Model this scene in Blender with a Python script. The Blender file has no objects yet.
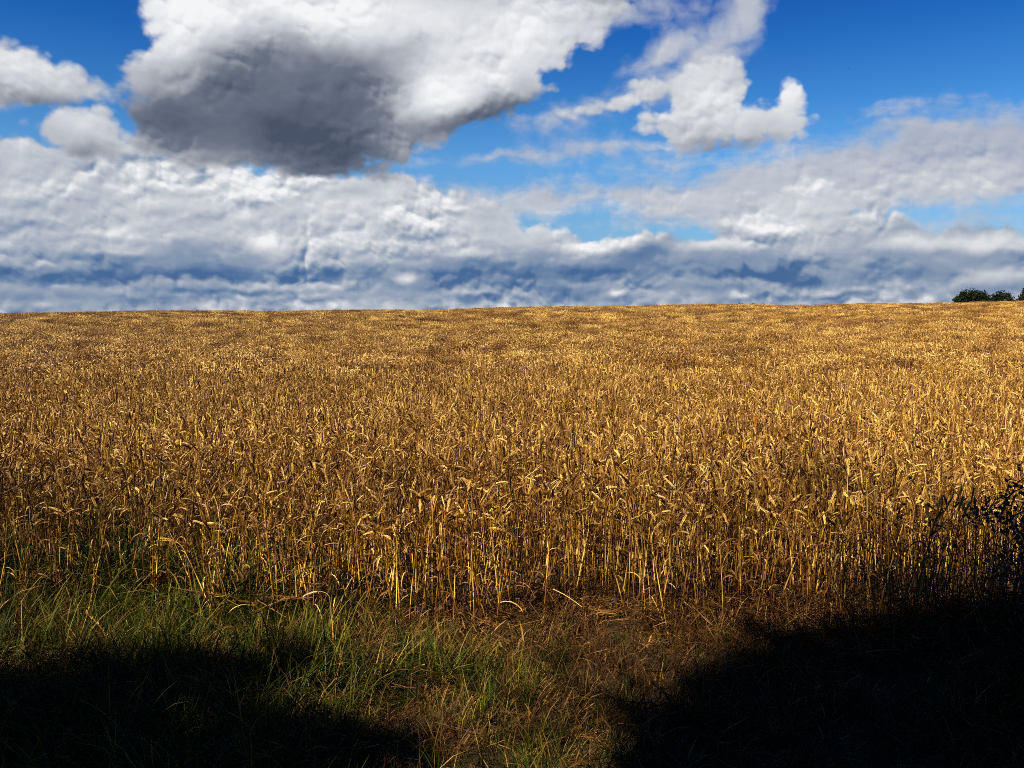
import bpy, math, random
import numpy as np
from mathutils import Vector, Matrix, Euler

PI = math.pi
scene = bpy.context.scene
col = scene.collection

# ------------------------------------------------------------------ camera
FPX, CX, CY, HORIZ = 887.0, 512.0, 384.0, 318.0     # focal length in pixels, eye-level row
CAM_Z = 1.70
PITCH = math.atan((CY - HORIZ) / FPX)               # looking slightly down
cam_data = bpy.data.cameras.new("camera")
cam = bpy.data.objects.new("camera", cam_data)
col.objects.link(cam)
cam.location = (0, 0, CAM_Z)
cam.rotation_euler = (PI / 2 - PITCH, 0, 0)
cam_data.sensor_width = 36.0
cam_data.lens = 36.0 * FPX / 1024.0
cam_data.clip_start = 0.05
cam_data.clip_end = 8000
scene.camera = cam

def ray(px, py):
    """direction in the world of a place in the photograph (used to lay out the clouds of the sky)"""
    x, y, z = (px - CX) / FPX, 1.0, (CY - py) / FPX
    c, s = math.cos(PITCH), math.sin(PITCH)
    v = Vector((x, y * c + z * s, -y * s + z * c))
    return v.normalized()

# ------------------------------------------------------------------ colour management
scene.view_settings.view_transform = 'Standard'
scene.view_settings.look = 'None'
scene.view_settings.gamma = 1
scene.view_settings.use_curve_mapping = False
EXPOSURE = 1.45
scene.view_settings.exposure = EXPOSURE
scene.cycles.max_bounces = 3
scene.cycles.diffuse_bounces = 1
scene.cycles.glossy_bounces = 1
scene.cycles.transparent_max_bounces = 8
scene.cycles.use_denoising = False
scene.cycles.filter_width = 0.95        # a crisp little compact camera

# ------------------------------------------------------------------ sun
SUN_EL = math.radians(44)
SUN_AZ = math.radians(-54)      # the sun stands behind the camera, to the left
sun_data = bpy.data.lights.new("sun", 'SUN')
sun_data.energy = 5.0
sun_data.angle = math.radians(0.5)
sun_data.color = (1.0, 0.90, 0.74)
sun = bpy.data.objects.new("sun", sun_data)
col.objects.link(sun)
# direction from the scene to the sun
SUN_DIR = Vector((math.sin(SUN_AZ) * math.cos(SUN_EL), -math.cos(SUN_AZ) * math.cos(SUN_EL), math.sin(SUN_EL)))
sun.rotation_euler = SUN_DIR.to_track_quat('Z', 'Y').to_euler()
sun.location = SUN_DIR * 60

# ------------------------------------------------------------------ sky with clouds (world)
world = bpy.data.worlds.new("World")
scene.world = world
world.use_nodes = True
world.cycles.sampling_method = 'MANUAL'
world.cycles.sample_map_resolution = 256
NT = world.node_tree
NT.nodes.clear()
LN = NT.links

def setin(sock, v):
    if isinstance(v, bpy.types.NodeSocket): LN.new(v, sock)
    elif isinstance(v, (tuple, list)): sock.default_value = v if len(v) == len(sock.default_value) else (*v, 1.0)
    else: sock.default_value = v

def M(op, a, b=None, c=None, clamp=False):
    n = NT.nodes.new('ShaderNodeMath'); n.operation = op; n.use_clamp = clamp
    setin(n.inputs[0], a)
    if b is not None: setin(n.inputs[1], b)
    if c is not None: setin(n.inputs[2], c)
    return n.outputs[0]

def VM(op, a, b=None, c=None, out=0):
    n = NT.nodes.new('ShaderNodeVectorMath'); n.operation = op
    setin(n.inputs[0], a)
    if b is not None: setin(n.inputs[1], b)
    if c is not None: setin(n.inputs[2], c)
    return n.outputs[1] if op in ('LENGTH', 'DOT_PRODUCT') else n.outputs[0]

def SS(v, a, b, lo=0.0, hi=1.0):
    n = NT.nodes.new('ShaderNodeMapRange'); n.interpolation_type = 'SMOOTHSTEP'
    setin(n.inputs[0], v); n.inputs[1].default_value = a; n.inputs[2].default_value = b
    n.inputs[3].default_value = lo; n.inputs[4].default_value = hi
    return n.outputs[0]

def MIXC(f, a, b):
    n = NT.nodes.new('ShaderNodeMix'); n.data_type = 'RGBA'; n.clamp_factor = True
    setin(n.inputs[0], f); setin(n.inputs[6], a); setin(n.inputs[7], b)
    return n.outputs[2]

def RAMP(v, stops):
    n = NT.nodes.new('ShaderNodeValToRGB')
    r = n.color_ramp
    while len(r.elements) < len(stops): r.elements.new(0.5)
    for e, (p, c) in zip(r.elements, stops):
        e.position = p; e.color = (*c, 1)
    setin(n.inputs[0], v)
    return n.outputs[0]

def NOISE(vec, scale, detail=5, rough=0.55, off=(0, 0, 0), stretch=(1, 1, 1), dist=0.0, colour=False):
    p = VM('MULTIPLY_ADD', vec, tuple(s * scale for s in stretch), off)
    n = NT.nodes.new('ShaderNodeTexNoise'); n.noise_dimensions = '2D'
    setin(n.inputs['Vector'], p); n.inputs['Scale'].default_value = 1.0
    n.inputs['Detail'].default_value = detail; n.inputs['Roughness'].default_value = rough
    n.inputs['Distortion'].default_value = dist
    return n.outputs['Color' if colour else 'Fac']

def VORO(vec, scale, detail=2, rough=0.5, off=(0, 0, 0), stretch=(1, 1, 1)):
    p = VM('MULTIPLY_ADD', vec, tuple(s * scale for s in stretch), off)
    n = NT.nodes.new('ShaderNodeTexVoronoi'); n.voronoi_dimensions = '2D'; n.feature = 'F1'
    n.normalize = True
    setin(n.inputs['Vector'], p); n.inputs['Scale'].default_value = 1.0
    n.inputs['Detail'].default_value = detail; n.inputs['Roughness'].default_value = rough
    return n.outputs['Distance']

def lin(r, g, b):
    f = lambda c: (c / 255 / 12.92) if c / 255 <= 0.04045 else ((c / 255 + 0.055) / 1.055) ** 2.4
    return (f(r), f(g), f(b))

SK = 15.5   # sky units per degree of azimuth / elevation
def S(px, py):
    d = ray(px, py)
    return (math.degrees(math.atan2(d.x, d.y)) * SK, math.degrees(math.asin(d.z)) * SK)

tc = NT.nodes.new('ShaderNodeTexCoord').outputs['Generated']
sep = NT.nodes.new('ShaderNodeSeparateXYZ'); LN.new(tc, sep.inputs[0])
u = M('MULTIPLY', M('ARCTAN2', sep.outputs[0], sep.outputs[1]), 180 / PI * SK)
v = M('MULTIPLY', M('ARCSINE', sep.outputs[2]), 180 / PI * SK)
cmb = NT.nodes.new('ShaderNodeCombineXYZ'); LN.new(u, cmb.inputs[0]); LN.new(v, cmb.inputs[1])
UV = cmb.outputs[0]

def warp(vec, specs):
    for scale, amp, off in specs:
        c = NOISE(vec, scale, 3, 0.5, off=off, colour=True)
        d = VM('MULTIPLY', VM('SUBTRACT', c, (0.5, 0.5, 0.5)), (amp * 2, amp * 2, 0))
        vec = VM('ADD', vec, d)
    return vec

def blob(vec, px, py, rx, ry, ang=0):
    """signed distance (sky units) inside an ellipse, positive inside"""
    su, sv = S(px, py)
    d = VM('SUBTRACT', vec, (su, sv, 0))
    if ang:
        a = math.radians(ang)
        n = NT.nodes.new('ShaderNodeVectorRotate'); n.rotation_type = 'Z_AXIS'
        LN.new(d, n.inputs['Vector']); n.inputs['Angle'].default_value = -a
        d = n.outputs[0]
    l = VM('LENGTH', VM('MULTIPLY', d, (1 / rx, 1 / ry, 0)))
    return M('MULTIPLY_ADD', l, -min(rx, ry), min(rx, ry))

def union(vec, blobs, k=14):
    f = None
    for b in blobs:
        s = blob(vec, *b)
        f = s if f is None else M('SMOOTH_MAX', f, s, k)
    return f

def tone(vec, base, spots):
    """base brightness plus soft patches (x, y, rx, ry, angle, amount)"""
    t = base
    for (px, py, rx, ry, ang, amt) in spots:
        su, sv = S(px, py)
        d = VM('SUBTRACT', vec, (su, sv, 0))
        if ang:
            n = NT.nodes.new('ShaderNodeVectorRotate'); n.rotation_type = 'Z_AXIS'
            LN.new(d, n.inputs['Vector']); n.inputs['Angle'].default_value = -math.radians(ang)
            d = n.outputs[0]
        l = VM('LENGTH', VM('MULTIPLY', d, (1 / rx, 1 / ry, 0)))
        t = M('ADD', t, SS(l, 1.0, 0.0, 0, amt))
    return t

LIGHT = (-2.2, 4.2, 0)      # sunlit flanks look to the upper left
# shared relief of the clouds, at a place and at a place shifted towards the light
def bumps(w, size, detail, rough, off, stretch):
    """rounded heads with creases between them, 0..1"""
    d = M('MINIMUM', M('MULTIPLY', VORO(w, 1 / size, detail, rough, off=off, stretch=stretch), 1.9), 1.0)
    return M('SUBTRACT', 0.72, M('MULTIPLY', d, d))
def fields(p):
    w = warp(p, [(1 / 100, 11, (3.1, 1.3, 0)), (1 / 24, 3.0, (4.1, 6.2, 0)), (1 / 9, 1.1, (7.1, 2.2, 0))])
    fine = M('SUBTRACT', NOISE(w, 1 / 48, 5, 0.6, off=(8.2, 3.3, 0), stretch=(0.85, 1.25, 1)), 0.5)
    big = bumps(w, 58, 1.0, 0.45, (5.2, 1.1, 0), (0.85, 1.15, 1))
    small = bumps(w, 24, 1.0, 0.5, (2.6, 9.3, 0), (0.92, 1.08, 1))
    tiny = bumps(warp(p, [(1 / 30, 4.0, (6.1, 1.2, 0))]), 13, 1.0, 0.5, (1.6, 4.3, 0), (0.88, 1.15, 1))
    return w, fine, big, small, tiny
F0 = fields(UV)
F1 = fields(VM('ADD', UV, LIGHT))
LOW = M('SUBTRACT', NOISE(F0[0], 1 / 95, 4, 0.6, off=(1.5, 6.0, 0), stretch=(0.7, 1.5, 1)), 0.5)
STREAK = M('SUBTRACT', NOISE(F0[0], 1 / 60, 4, 0.6, off=(4.5, 2.0, 0), stretch=(0.35, 2.2, 1)), 0.5)

# some places are crisp, others soft
PATCHY = SS(NOISE(F0[0], 1 / 75, 3, 0.6, off=(9.5, 4.4, 0), stretch=(0.7, 1.3, 1)), 0.36, 0.66, 0.22, 1.15)

def layer(below, blobs, spots, base, ramp, big=8, small=5, fine=8, edge=(0, 12), sh=(0.1, 16, 9, 4), k=14, cap=26, streak=0,
          opacity=1.0, mottled=0.45, tiny=0, tsh=0, gain=0.035, lim=0.30):
    """sh: weights of the cloud's own roundness, of its large heads, small heads and fine grain in the shading"""
    def dens(f):
        m = union(f[0], blobs, k)
        n = M('MULTIPLY', f[1], fine * 2)
        if big: n = M('MULTIPLY_ADD', f[2], big, n)
        if small: n = M('MULTIPLY_ADD', f[3], small, n)
        if tiny: n = M('MULTIPLY_ADD', f[4], tiny, n)
        return m, n
    def height(f, m):
        h = M('MULTIPLY', M('SMOOTH_MIN', m, cap, 12), sh[0])
        h = M('MULTIPLY_ADD', f[2], sh[1], h)
        h = M('MULTIPLY_ADD', f[3], sh[2], h)
        if tsh: h = M('MULTIPLY_ADD', f[4], tsh, h)
        return M('MULTIPLY_ADD', f[1], sh[3], h)
    m0, n0 = dens(F0)
    m1 = union(F1[0], blobs, k) if sh[0] else 0.0
    r = M('MULTIPLY', M('SUBTRACT', height(F0, m0), height(F1, m1)), gain)
    r = M('MULTIPLY', M('MINIMUM', M('MAXIMUM', r, -lim), lim), PATCHY)
    D = M('ADD', m0, n0)
    if streak: D = M('MULTIPLY_ADD', STREAK, streak, D)
    alpha = SS(D, edge[0], edge[1], 0, opacity)
    t = M('ADD', tone(F0[0], base, spots), r)
    t = M('MULTIPLY_ADD', LOW, mottled, t)
    if streak: t = M('MULTIPLY_ADD', STREAK, 0.35, t)
    return MIXC(alpha, below, RAMP(t, ramp))

# clear sky: the Nishita sky, deepened like the polarised blue of the photograph
sky = NT.nodes.new('ShaderNodeTexSky')
sky.sky_type = 'NISHITA'
sky.sun_disc = False
sky.sun_elevation = SUN_EL
sky.sun_rotation = math.atan2(SUN_DIR.x, SUN_DIR.y)
sky.air_density = 1.0; sky.dust_density = 0.2; sky.ozone_density = 2.0
WS = 0.10
elev = M('DIVIDE', v, SK)
tint = RAMP(M('DIVIDE', elev, 40.0), [(0.0, (0.42, 0.62, 0.86)), (0.145, (0.47, 0.75, 1.04)), (0.24, (0.43, 0.84, 1.21)), (0.32, (0.23, 0.67, 1.13)), (0.42, (0.09, 0.47, 1.03)), (0.50, (0.05, 0.36, 0.92)), (1.0, (0.05, 0.28, 0.75))])
skyc = VM('MULTIPLY', sky.outputs[0], tint)
skyc = VM('SCALE', skyc, None); skyc.node.inputs[3].default_value = WS
C = skyc
GREY = [(0.0, lin(74, 84, 104)), (0.28, lin(108, 117, 134)), (0.52, lin(166, 171, 181)), (0.76, lin(213, 216, 221)), (1.0, lin(244, 245, 247))]
BLUE = [(0.0, lin(72, 106, 152)), (0.25, lin(108, 134, 168)), (0.5, lin(160, 171, 188)), (0.76, lin(206, 210, 216)), (1.0, lin(244, 244, 246))]
WISP = [(0.0, lin(120, 140, 172)), (0.4, lin(165, 175, 195)), (0.75, lin(200, 204, 212)), (1.0, lin(236, 237, 240))]

# thin high sheet over the right half
C = layer(C, [(1010, 158, 160, 36, 8), (830, 184, 190, 34, 6), (610, 196, 120, 8, 2), (530, 197, 60, 4, 0), (610, 150, 40, 1, 4), (800, 148, 50, 3, 5), (940, 222, 50, 4, 4)],
          [(900, 145, 200, 30, 10, -0.10), (760, 205, 150, 30, 0, 0.15), (620, 205, 120, 16, 0, 0.10)], 0.60, WISP,
          big=8, small=5, fine=13, edge=(-5, 17), sh=(0, 8, 8, 6), k=16, streak=26, mottled=0.6, tiny=3, tsh=3)
# long bank of stratocumulus down to the horizon
C = layer(C, [(40, 265, 200, 92, 0), (200, 258, 220, 80, 0), (340, 266, 190, 78, 0), (470, 284, 150, 54, 0), (590, 314, 130, 44, 0), (720, 306, 150, 52, 0),
              (800, 254, 84, 50, 0), (890, 286, 110, 44, 0), (980, 286, 110, 40, 0), (500, 330, 900, 40, 0), (60, 158, 110, 10, 0)],
          [(60, 200, 240, 64, 0, 0.26), (300, 205, 240, 56, -4, 0.30), (470, 232, 140, 30, 0, 0.24), (30, 228, 60, 12, 0, -0.12), (390, 232, 60, 10, 0, -0.12),
           (90, 274, 280, 26, -3, -0.56), (400, 276, 240, 18, 0, -0.40), (150, 296, 200, 6, 0, 0.22), (300, 288, 90, 5, 2, 0.30), (60, 288, 120, 4, 0, 0.15), (520, 285, 200, 20, 0, -0.26),
           (800, 205, 80, 48, 0, 0.42), (780, 274, 160, 26, 0, -0.62), (985, 245, 80, 24, 0, 0.28), (1000, 280, 60, 26, 0, 0.1)],
          0.53, BLUE, big=13, small=9, fine=9, edge=(-2, 8), sh=(0.2, 17, 15, 6), streak=4, mottled=0.75, gain=0.042, tiny=4, tsh=3.5, lim=0.38)
# separate heaps in the bank: lit tops, shaded flat feet
C = layer(C, [(60, 196, 60, 10, 2), (160, 212, 56, 12, 0), (250, 200, 50, 12, 4), (330, 214, 60, 13, 0), (420, 222, 60, 12, -3), (90, 232, 70, 9, 0), (30, 216, 40, 8, 0), (210, 238, 46, 9, 0), (262, 242, 22, 9, 0), (385, 246, 44, 6, 0),
              (500, 240, 50, 10, 0), (450, 206, 40, 6, 0), (330, 186, 50, 8, 0), (200, 186, 44, 8, 0), (800, 206, 40, 12, 0), (770, 228, 40, 12, 0), (840, 226, 40, 13, 0)],
          [(250, 205, 260, 50, 0, 0.14), (262, 238, 30, 12, 0, 0.35), (400, 236, 60, 6, 0, -0.2), (160, 208, 40, 8, 0, -0.12), (385, 243, 60, 8, 0, -0.2), (40, 222, 80, 20, 0, -0.08), (800, 210, 80, 30, 0, 0.15)],
          0.62, BLUE, big=2, small=9, fine=5, edge=(-3, 9), sh=(1.3, 2, 8, 3), k=4, cap=8, mottled=0.4, gain=0.046, tiny=5, tsh=5, lim=0.40, opacity=0.95)
# nearer heads low over the horizon, white tops and blue-grey feet
C = layer(C, [(590, 258, 50, 15, 0), (640, 250, 38, 16, 0), (705, 256, 50, 13, 0), (540, 262, 50, 12, 0), (470, 256, 36, 8, 0), (905, 256, 46, 20, 0), (950, 268, 34, 12, 0),
              (985, 250, 40, 17, 0), (860, 272, 30, 10, 0), (1010, 276, 26, 12, 0), (130, 252, 50, 6, 0), (20, 262, 40, 6, 0), (620, 292, 10, 3.5, 0), (737, 297, 12, 3, 0), (700, 285, 26, 3, 0), (560, 282, 40, 5, 0), (408, 279, 9, 3.5, -25), (420, 283, 8, 3, 0), (990, 282, 40, 10, 0),
              (110, 294, 60, 3, 0), (300, 297, 60, 3, 0), (230, 287, 40, 2.5, 0), (480, 294, 50, 3, 0), (820, 290, 50, 3, 0)],
          [(585, 244, 80, 13, 0, 0.36), (640, 236, 50, 10, 0, 0.2), (720, 246, 70, 12, 0, 0.40), (600, 270, 60, 12, 0, -0.3), (640, 254, 44, 12, 0, -0.26), (470, 250, 60, 12, 0, 0.2),
           (905, 240, 60, 14, 0, 0.40), (985, 240, 60, 14, 0, 0.42), (900, 272, 90, 12, 0, -0.15), (130, 246, 60, 12, 0, 0.15), (620, 290, 14, 7, 0, 0.5), (737, 296, 18, 7, 0, 0.35), (408, 279, 16, 8, 0, 0.45), (1000, 274, 50, 14, 0, 0.35)],
          0.38, BLUE, big=3, small=7, fine=5, edge=(-3, 6), sh=(1.3, 2, 8, 3), k=4, cap=8, mottled=0.4, gain=0.034, tiny=5, tsh=5, lim=0.36)
# wisps above the middle-right cloud
C = layer(C, [(700, 62, 60, 20, 35), (750, 15, 36, 24, 50), (665, 55, 34, 16, 20), (640, 14, 40, 10, 0), (600, 107, 50, 11, 12), (560, 118, 30, 7, 12), (560, 122, 26, 8, 10), (590, 148, 36, 5, 0)],
          [(640, 95, 26, 18, 0, 0.25), (600, 122, 70, 12, 0, -0.15)], 0.58, WISP, big=5, small=8, fine=15, edge=(-4, 22), sh=(0.1, 6, 8, 5), k=10)
# middle-right cumulus
C = layer(C, [(641, 94, 9, 7, 30), (610, 106, 20, 3, 8), (703, 100, 31, 30, 0), (698, 125, 42, 16, 0), (745, 128, 46, 12, 0), (792, 105, 10, 15, -10), (780, 125, 22, 12, 0), (716, 78, 18, 18, 0)],
          [(700, 88, 60, 40, 0, 0.14), (790, 92, 30, 34, 0, 0.26), (735, 108, 60, 24, 0, 0.12), (720, 150, 100, 20, 0, -0.40)], 0.68, GREY,
          big=5, small=8, fine=3, edge=(-1, 8), sh=(0.35, 7, 11, 3), k=8, mottled=0.35, gain=0.024, tiny=5, tsh=4)
# two small clouds on the left
C = layer(C, [(22, 74, 48, 17, -12), (-25, 75, 56, 26, 0), (66, 83, 24, 8, -15), (82, 92, 14, 4, 0)],
          [(20, 62, 60, 26, 0, 0.14), (45, 106, 90, 14, 0, -0.26)], 0.64, GREY, big=6, small=8, fine=6, edge=(-1, 9), tiny=3, tsh=3, sh=(0.3, 8, 9, 5), k=8, mottled=0.35, gain=0.022)
C = layer(C, [(84, 138, 36, 16, 0), (100, 126, 18, 13, 0), (62, 130, 16, 8, 0)],
          [(85, 122, 40, 20, 0, 0.18), (95, 160, 60, 16, 0, -0.28)], 0.64, GREY, big=5, small=8, fine=4, edge=(-1, 8), tiny=3, tsh=3, sh=(0.35, 7, 9, 4), k=8, mottled=0.35, gain=0.022)
# the big cumulus with its heavy grey base
C = layer(C, [(258, 50, 90, 60, 0), (186, 72, 34, 38, 0), (232, 102, 70, 30, 0), (320, 96, 120, 54, -6), (330, 144, 50, 23, -4), (420, 50, 130, 56, 0), (370, 0, 170, 70, 0), (460, 75, 86, 42, 8), (522, 42, 60, 34, 20), (545, 2, 74, 32, 10),
              (176, 125, 28, 18, -20), (250, 152, 50, 8, -8)],
          [(170, 30, 90, 70, 45, 0.42), (330, 5, 190, 52, 0, 0.44), (500, 45, 150, 70, 10, 0.38), (440, 96, 52, 34, 15, 0.34), (400, 108, 14, 22, 20, 0.1), (170, 122, 60, 40, 0, -0.22),
           (265, 112, 200, 80, -6, -0.38), (320, 155, 130, 54, -10, -0.27), (350, 85, 80, 50, 0, -0.20), (480, 118, 120, 22, 10, -0.28), (250, 60, 120, 40, 20, -0.14), (410, 45, 60, 20, 10, -0.15)], 0.54, GREY,
          big=13, small=8, fine=8, edge=(-1, 9), sh=(0.15, 15, 10, 7), k=22, cap=20, mottled=0.4, gain=0.024, tiny=4, tsh=3)

bg = NT.nodes.new('ShaderNodeBackground')
LN.new(VM('DIVIDE', C, (WS, WS, WS)), bg.inputs['Color'])
bg.inputs['Strength'].default_value = WS / 2 ** EXPOSURE     # the sky keeps its look at this exposure
wo = NT.nodes.new('ShaderNodeOutputWorld'); LN.new(bg.outputs[0], wo.inputs[0])

# ================================================================== helpers
rng = np.random.default_rng(11)
random.seed(5)

def tag(o, label=None, cat=None, group=None, kind=None):
    if label: o['label'] = label
    if cat: o['category'] = cat
    if group: o['group'] = group
    if kind: o['kind'] = kind
    return o

class MB:
    """collects faces of one mesh, with a 'tint' value per vertex (natural colour differences)"""
    def __init__(s): s.v, s.f, s.t, s.m = [], [], [], []; s.n = 0
    def add(s, verts, faces, tint=0.5, mat=0):
        verts = np.asarray(verts, float)
        s.v.append(verts)
        if np.isscalar(tint): tint = np.full(len(verts), tint)
        s.t.append(np.asarray(tint, float))
        for f in faces: s.f.append(tuple(i + s.n for i in f)); s.m.append(mat)
        s.n += len(verts)
    def join(s, other, mtx=None, mat_shift=0, dt=0.0):
        for v, t in zip(other.v, other.t):
            vv = v if mtx is None else v @ mtx[:3, :3].T + mtx[:3, 3]
            s.v.append(vv); s.t.append(t + dt)
        for f, m in zip(other.f, other.m): s.f.append(tuple(i + s.n for i in f)); s.m.append(m + mat_shift)
        s.n += other.n
    def mesh(s, name, mats, smooth=False):
        me = bpy.data.meshes.new(name)
        V = np.concatenate(s.v)
        me.from_pydata(V.tolist(), [], s.f)
        a = me.attributes.new('tint', 'FLOAT', 'POINT'); a.data.foreach_set('value', np.concatenate(s.t).astype(np.float32))
        for m in mats: me.materials.append(m)
        if len(mats) > 1: me.polygons.foreach_set('material_index', s.m)
        if smooth: me.polygons.foreach_set('use_smooth', [True] * len(s.f))
        me.update()
        return me

def link(name, me, parent=None, collection=None):
    o = bpy.data.objects.new(name, me)
    (collection or col).objects.link(o)
    if parent: o.parent = parent
    return o

def nrm(a):
    a = np.asarray(a, float); n = np.linalg.norm(a); return a / n if n > 1e-9 else np.array([0, 0, 1.0])

def tube(mb, pts, radii, sides=4, tint=0.5, mat=0):
    pts = np.asarray(pts, float); n = len(pts)
    if np.isscalar(radii): radii = [radii] * n
    vs = []
    for i in range(n):
        d = nrm(pts[min(i + 1, n - 1)] - pts[max(i - 1, 0)])
        a = nrm(np.cross(d, [0.37, 0.81, 0.21])); b = np.cross(d, a)
        for k in range(sides):
            w = 2 * PI * k / sides
            vs.append(pts[i] + radii[i] * (math.cos(w) * a + math.sin(w) * b))
    fs = [(i * sides + k, i * sides + (k + 1) % sides, (i + 1) * sides + (k + 1) % sides, (i + 1) * sides + k) for i in range(n - 1) for k in range(sides)]
    fs.append(tuple(range((n - 1) * sides, n * sides)))
    mb.add(vs, fs, tint, mat)

def ribbon(mb, pts, widths, side, tint=0.5, mat=0, fold=0.0):
    """leaf blade along pts; side = direction of its width; fold lifts the two edges"""
    pts = np.asarray(pts, float); n = len(pts); vs = []; fs = []
    for i in range(n):
        d = nrm(pts[min(i + 1, n - 1)] - pts[max(i - 1, 0)])
        s = side[i] if np.ndim(side) == 2 else side
        s = nrm(s - d * np.dot(s, d)); up = np.cross(s, d)
        w = widths[i] * 0.5
        if fold:
            vs += [pts[i] - s * w + up * w * fold, pts[i], pts[i] + s * w + up * w * fold]
        else: vs += [pts[i] - s * w, pts[i] + s * w]
    if fold:
        for i in range(n - 1):
            a = 3 * i; fs += [(a, a + 1, a + 4, a + 3), (a + 1, a + 2, a + 5, a + 4)]
    else:
        for i in range(n - 1):
            a = 2 * i; fs += [(a, a + 1, a + 3, a + 2)]
    mb.add(vs, fs, tint, mat)

# ================================================================== materials
def ramp_in(nt, fac, stops):
    n = nt.nodes.new('ShaderNodeValToRGB'); r = n.color_ramp
    while len(r.elements) < len(stops): r.elements.new(0.5)
    for e, (p, c) in zip(r.elements, stops): e.position = p; e.color = (*c, 1)
    nt.links.new(fac, n.inputs[0]); return n.outputs[0]

def plant_material(name, stops, rough=0.6, spec=0.3, translucent=0.0, w_tint=0.55, w_rand=0.45, grain=0.0, grain_scale=60, patch=0.0):
    m = bpy.data.materials.new(name); m.use_nodes = True
    nt = m.node_tree; nt.nodes.clear()
    out = nt.nodes.new('ShaderNodeOutputMaterial')
    p = nt.nodes.new('ShaderNodeBsdfPrincipled')
    at = nt.nodes.new('ShaderNodeAttribute'); at.attribute_name = 'tint'
    oi = nt.nodes.new('ShaderNodeObjectInfo')
    def mm(op, a, b):
        n = nt.nodes.new('ShaderNodeMath'); n.operation = op
        for i, x in enumerate((a, b)):
            if isinstance(x, (int, float)): n.inputs[i].default_value = x
            else: nt.links.new(x, n.inputs[i])
        return n.outputs[0]
    fac = mm('ADD', mm('MULTIPLY', at.outputs['Fac'], w_tint), mm('MULTIPLY', oi.outputs['Random'], w_rand))
    if grain:
        tcn = nt.nodes.new('ShaderNodeTexCoord')
        no = nt.nodes.new('ShaderNodeTexNoise'); no.inputs['Scale'].default_value = grain_scale; no.inputs['Detail'].default_value = 3
        nt.links.new(tcn.outputs['Object'], no.inputs['Vector'])
        fac = mm('ADD', fac, mm('MULTIPLY', mm('SUBTRACT', no.outputs['Fac'], 0.5), grain))
    if patch:
        ge = nt.nodes.new('ShaderNodeNewGeometry')
        no = nt.nodes.new('ShaderNodeTexNoise'); no.inputs['Scale'].default_value = 0.35; no.inputs['Detail'].default_value = 3
        nt.links.new(ge.outputs['Position'], no.inputs['Vector'])
        fac = mm('ADD', fac, mm('MULTIPLY', mm('SUBTRACT', no.outputs['Fac'], 0.5), patch))
    c = ramp_in(nt, fac, stops)
    nt.links.new(c, p.inputs['Base Color'])
    p.inputs['Roughness'].default_value = rough
    p.inputs['Specular IOR Level'].default_value = spec
    if translucent:
        tr = nt.nodes.new('ShaderNodeBsdfTranslucent'); nt.links.new(c, tr.inputs['Color'])
        mx = nt.nodes.new('ShaderNodeMixShader'); mx.inputs[0].default_value = translucent
        nt.links.new(p.outputs[0], mx.inputs[1]); nt.links.new(tr.outputs[0], mx.inputs[2])
        nt.links.new(mx.outputs[0], out.inputs[0])
    else: nt.links.new(p.outputs[0], out.inputs[0])
    return m

M_EAR = plant_material('ripe_wheat_ear', [(0.18, (0.0256, 0.0075, 0.0011)), (0.38, (0.1200, 0.0484, 0.0053)), (0.62, (0.2700, 0.1314, 0.0163)), (0.84, (0.6720, 0.4496, 0.1117))], 0.5, 0.3, 0, 0.5, 0.5, 0.35, 90, 0.10)
M_STEM = plant_material('wheat_straw', [(0.2, (0.0166, 0.0047, 0.0008)), (0.42, (0.0966, 0.0325, 0.0030)), (0.66, (0.2587, 0.1134, 0.0118)), (0.86, (0.7213, 0.4565, 0.0979))], 0.42, 0.4, 0, 0.5, 0.5, 0.5, 9, 0.2)
M_LEAF = plant_material('dry_wheat_leaf', [(0.2, (0.0112, 0.0033, 0.0006)), (0.44, (0.0720, 0.0259, 0.0026)), (0.70, (0.2250, 0.1079, 0.0128)), (0.88, (0.6272, 0.4321, 0.1170))], 0.5, 0.3, 0.12, 0.55, 0.45, 0.4, 30)
WHEAT = [M_STEM, M_EAR, M_LEAF]
M_GRASS = plant_material('verge_grass', [(0.1, (0.002, 0.005, 0.001)), (0.35, (0.009, 0.022, 0.0012)), (0.58, (0.034, 0.048, 0.002)), (0.78, (0.100, 0.088, 0.005)), (0.94, (0.26, 0.18, 0.03))], 0.6, 0.08, 0.25, 0.6, 0.4, 0.3, 12)
M_DRYGRASS = plant_material('dry_verge_grass', [(0.15, (0.008, 0.003, 0.0006)), (0.4, (0.032, 0.012, 0.0018)), (0.7, (0.110, 0.042, 0.006)), (0.9, (0.34, 0.19, 0.045))], 0.6, 0.15, 0.2, 0.6, 0.4, 0.2, 12)
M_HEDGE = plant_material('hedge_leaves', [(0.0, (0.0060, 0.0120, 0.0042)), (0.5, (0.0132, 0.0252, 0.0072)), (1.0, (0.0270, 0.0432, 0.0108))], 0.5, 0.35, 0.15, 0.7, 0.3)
M_FARLEAF = plant_material('far_tree_leaves', [(0.0, (0.002, 0.004, 0.002)), (0.5, (0.005, 0.010, 0.003)), (1.0, (0.014, 0.023, 0.005))], 0.7, 0.1, 0.05, 0.8, 0.2)
M_BARK = plant_material('bark', [(0.0, (0.03, 0.022, 0.016)), (1.0, (0.10, 0.075, 0.055))], 0.85, 0.2, 0, 0.5, 0.3, 0.6, 8)
M_FEATHER = plant_material('dark_feathers', [(0.0, (0.01, 0.01, 0.012)), (1.0, (0.04, 0.04, 0.045))], 0.6, 0.3)

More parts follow.
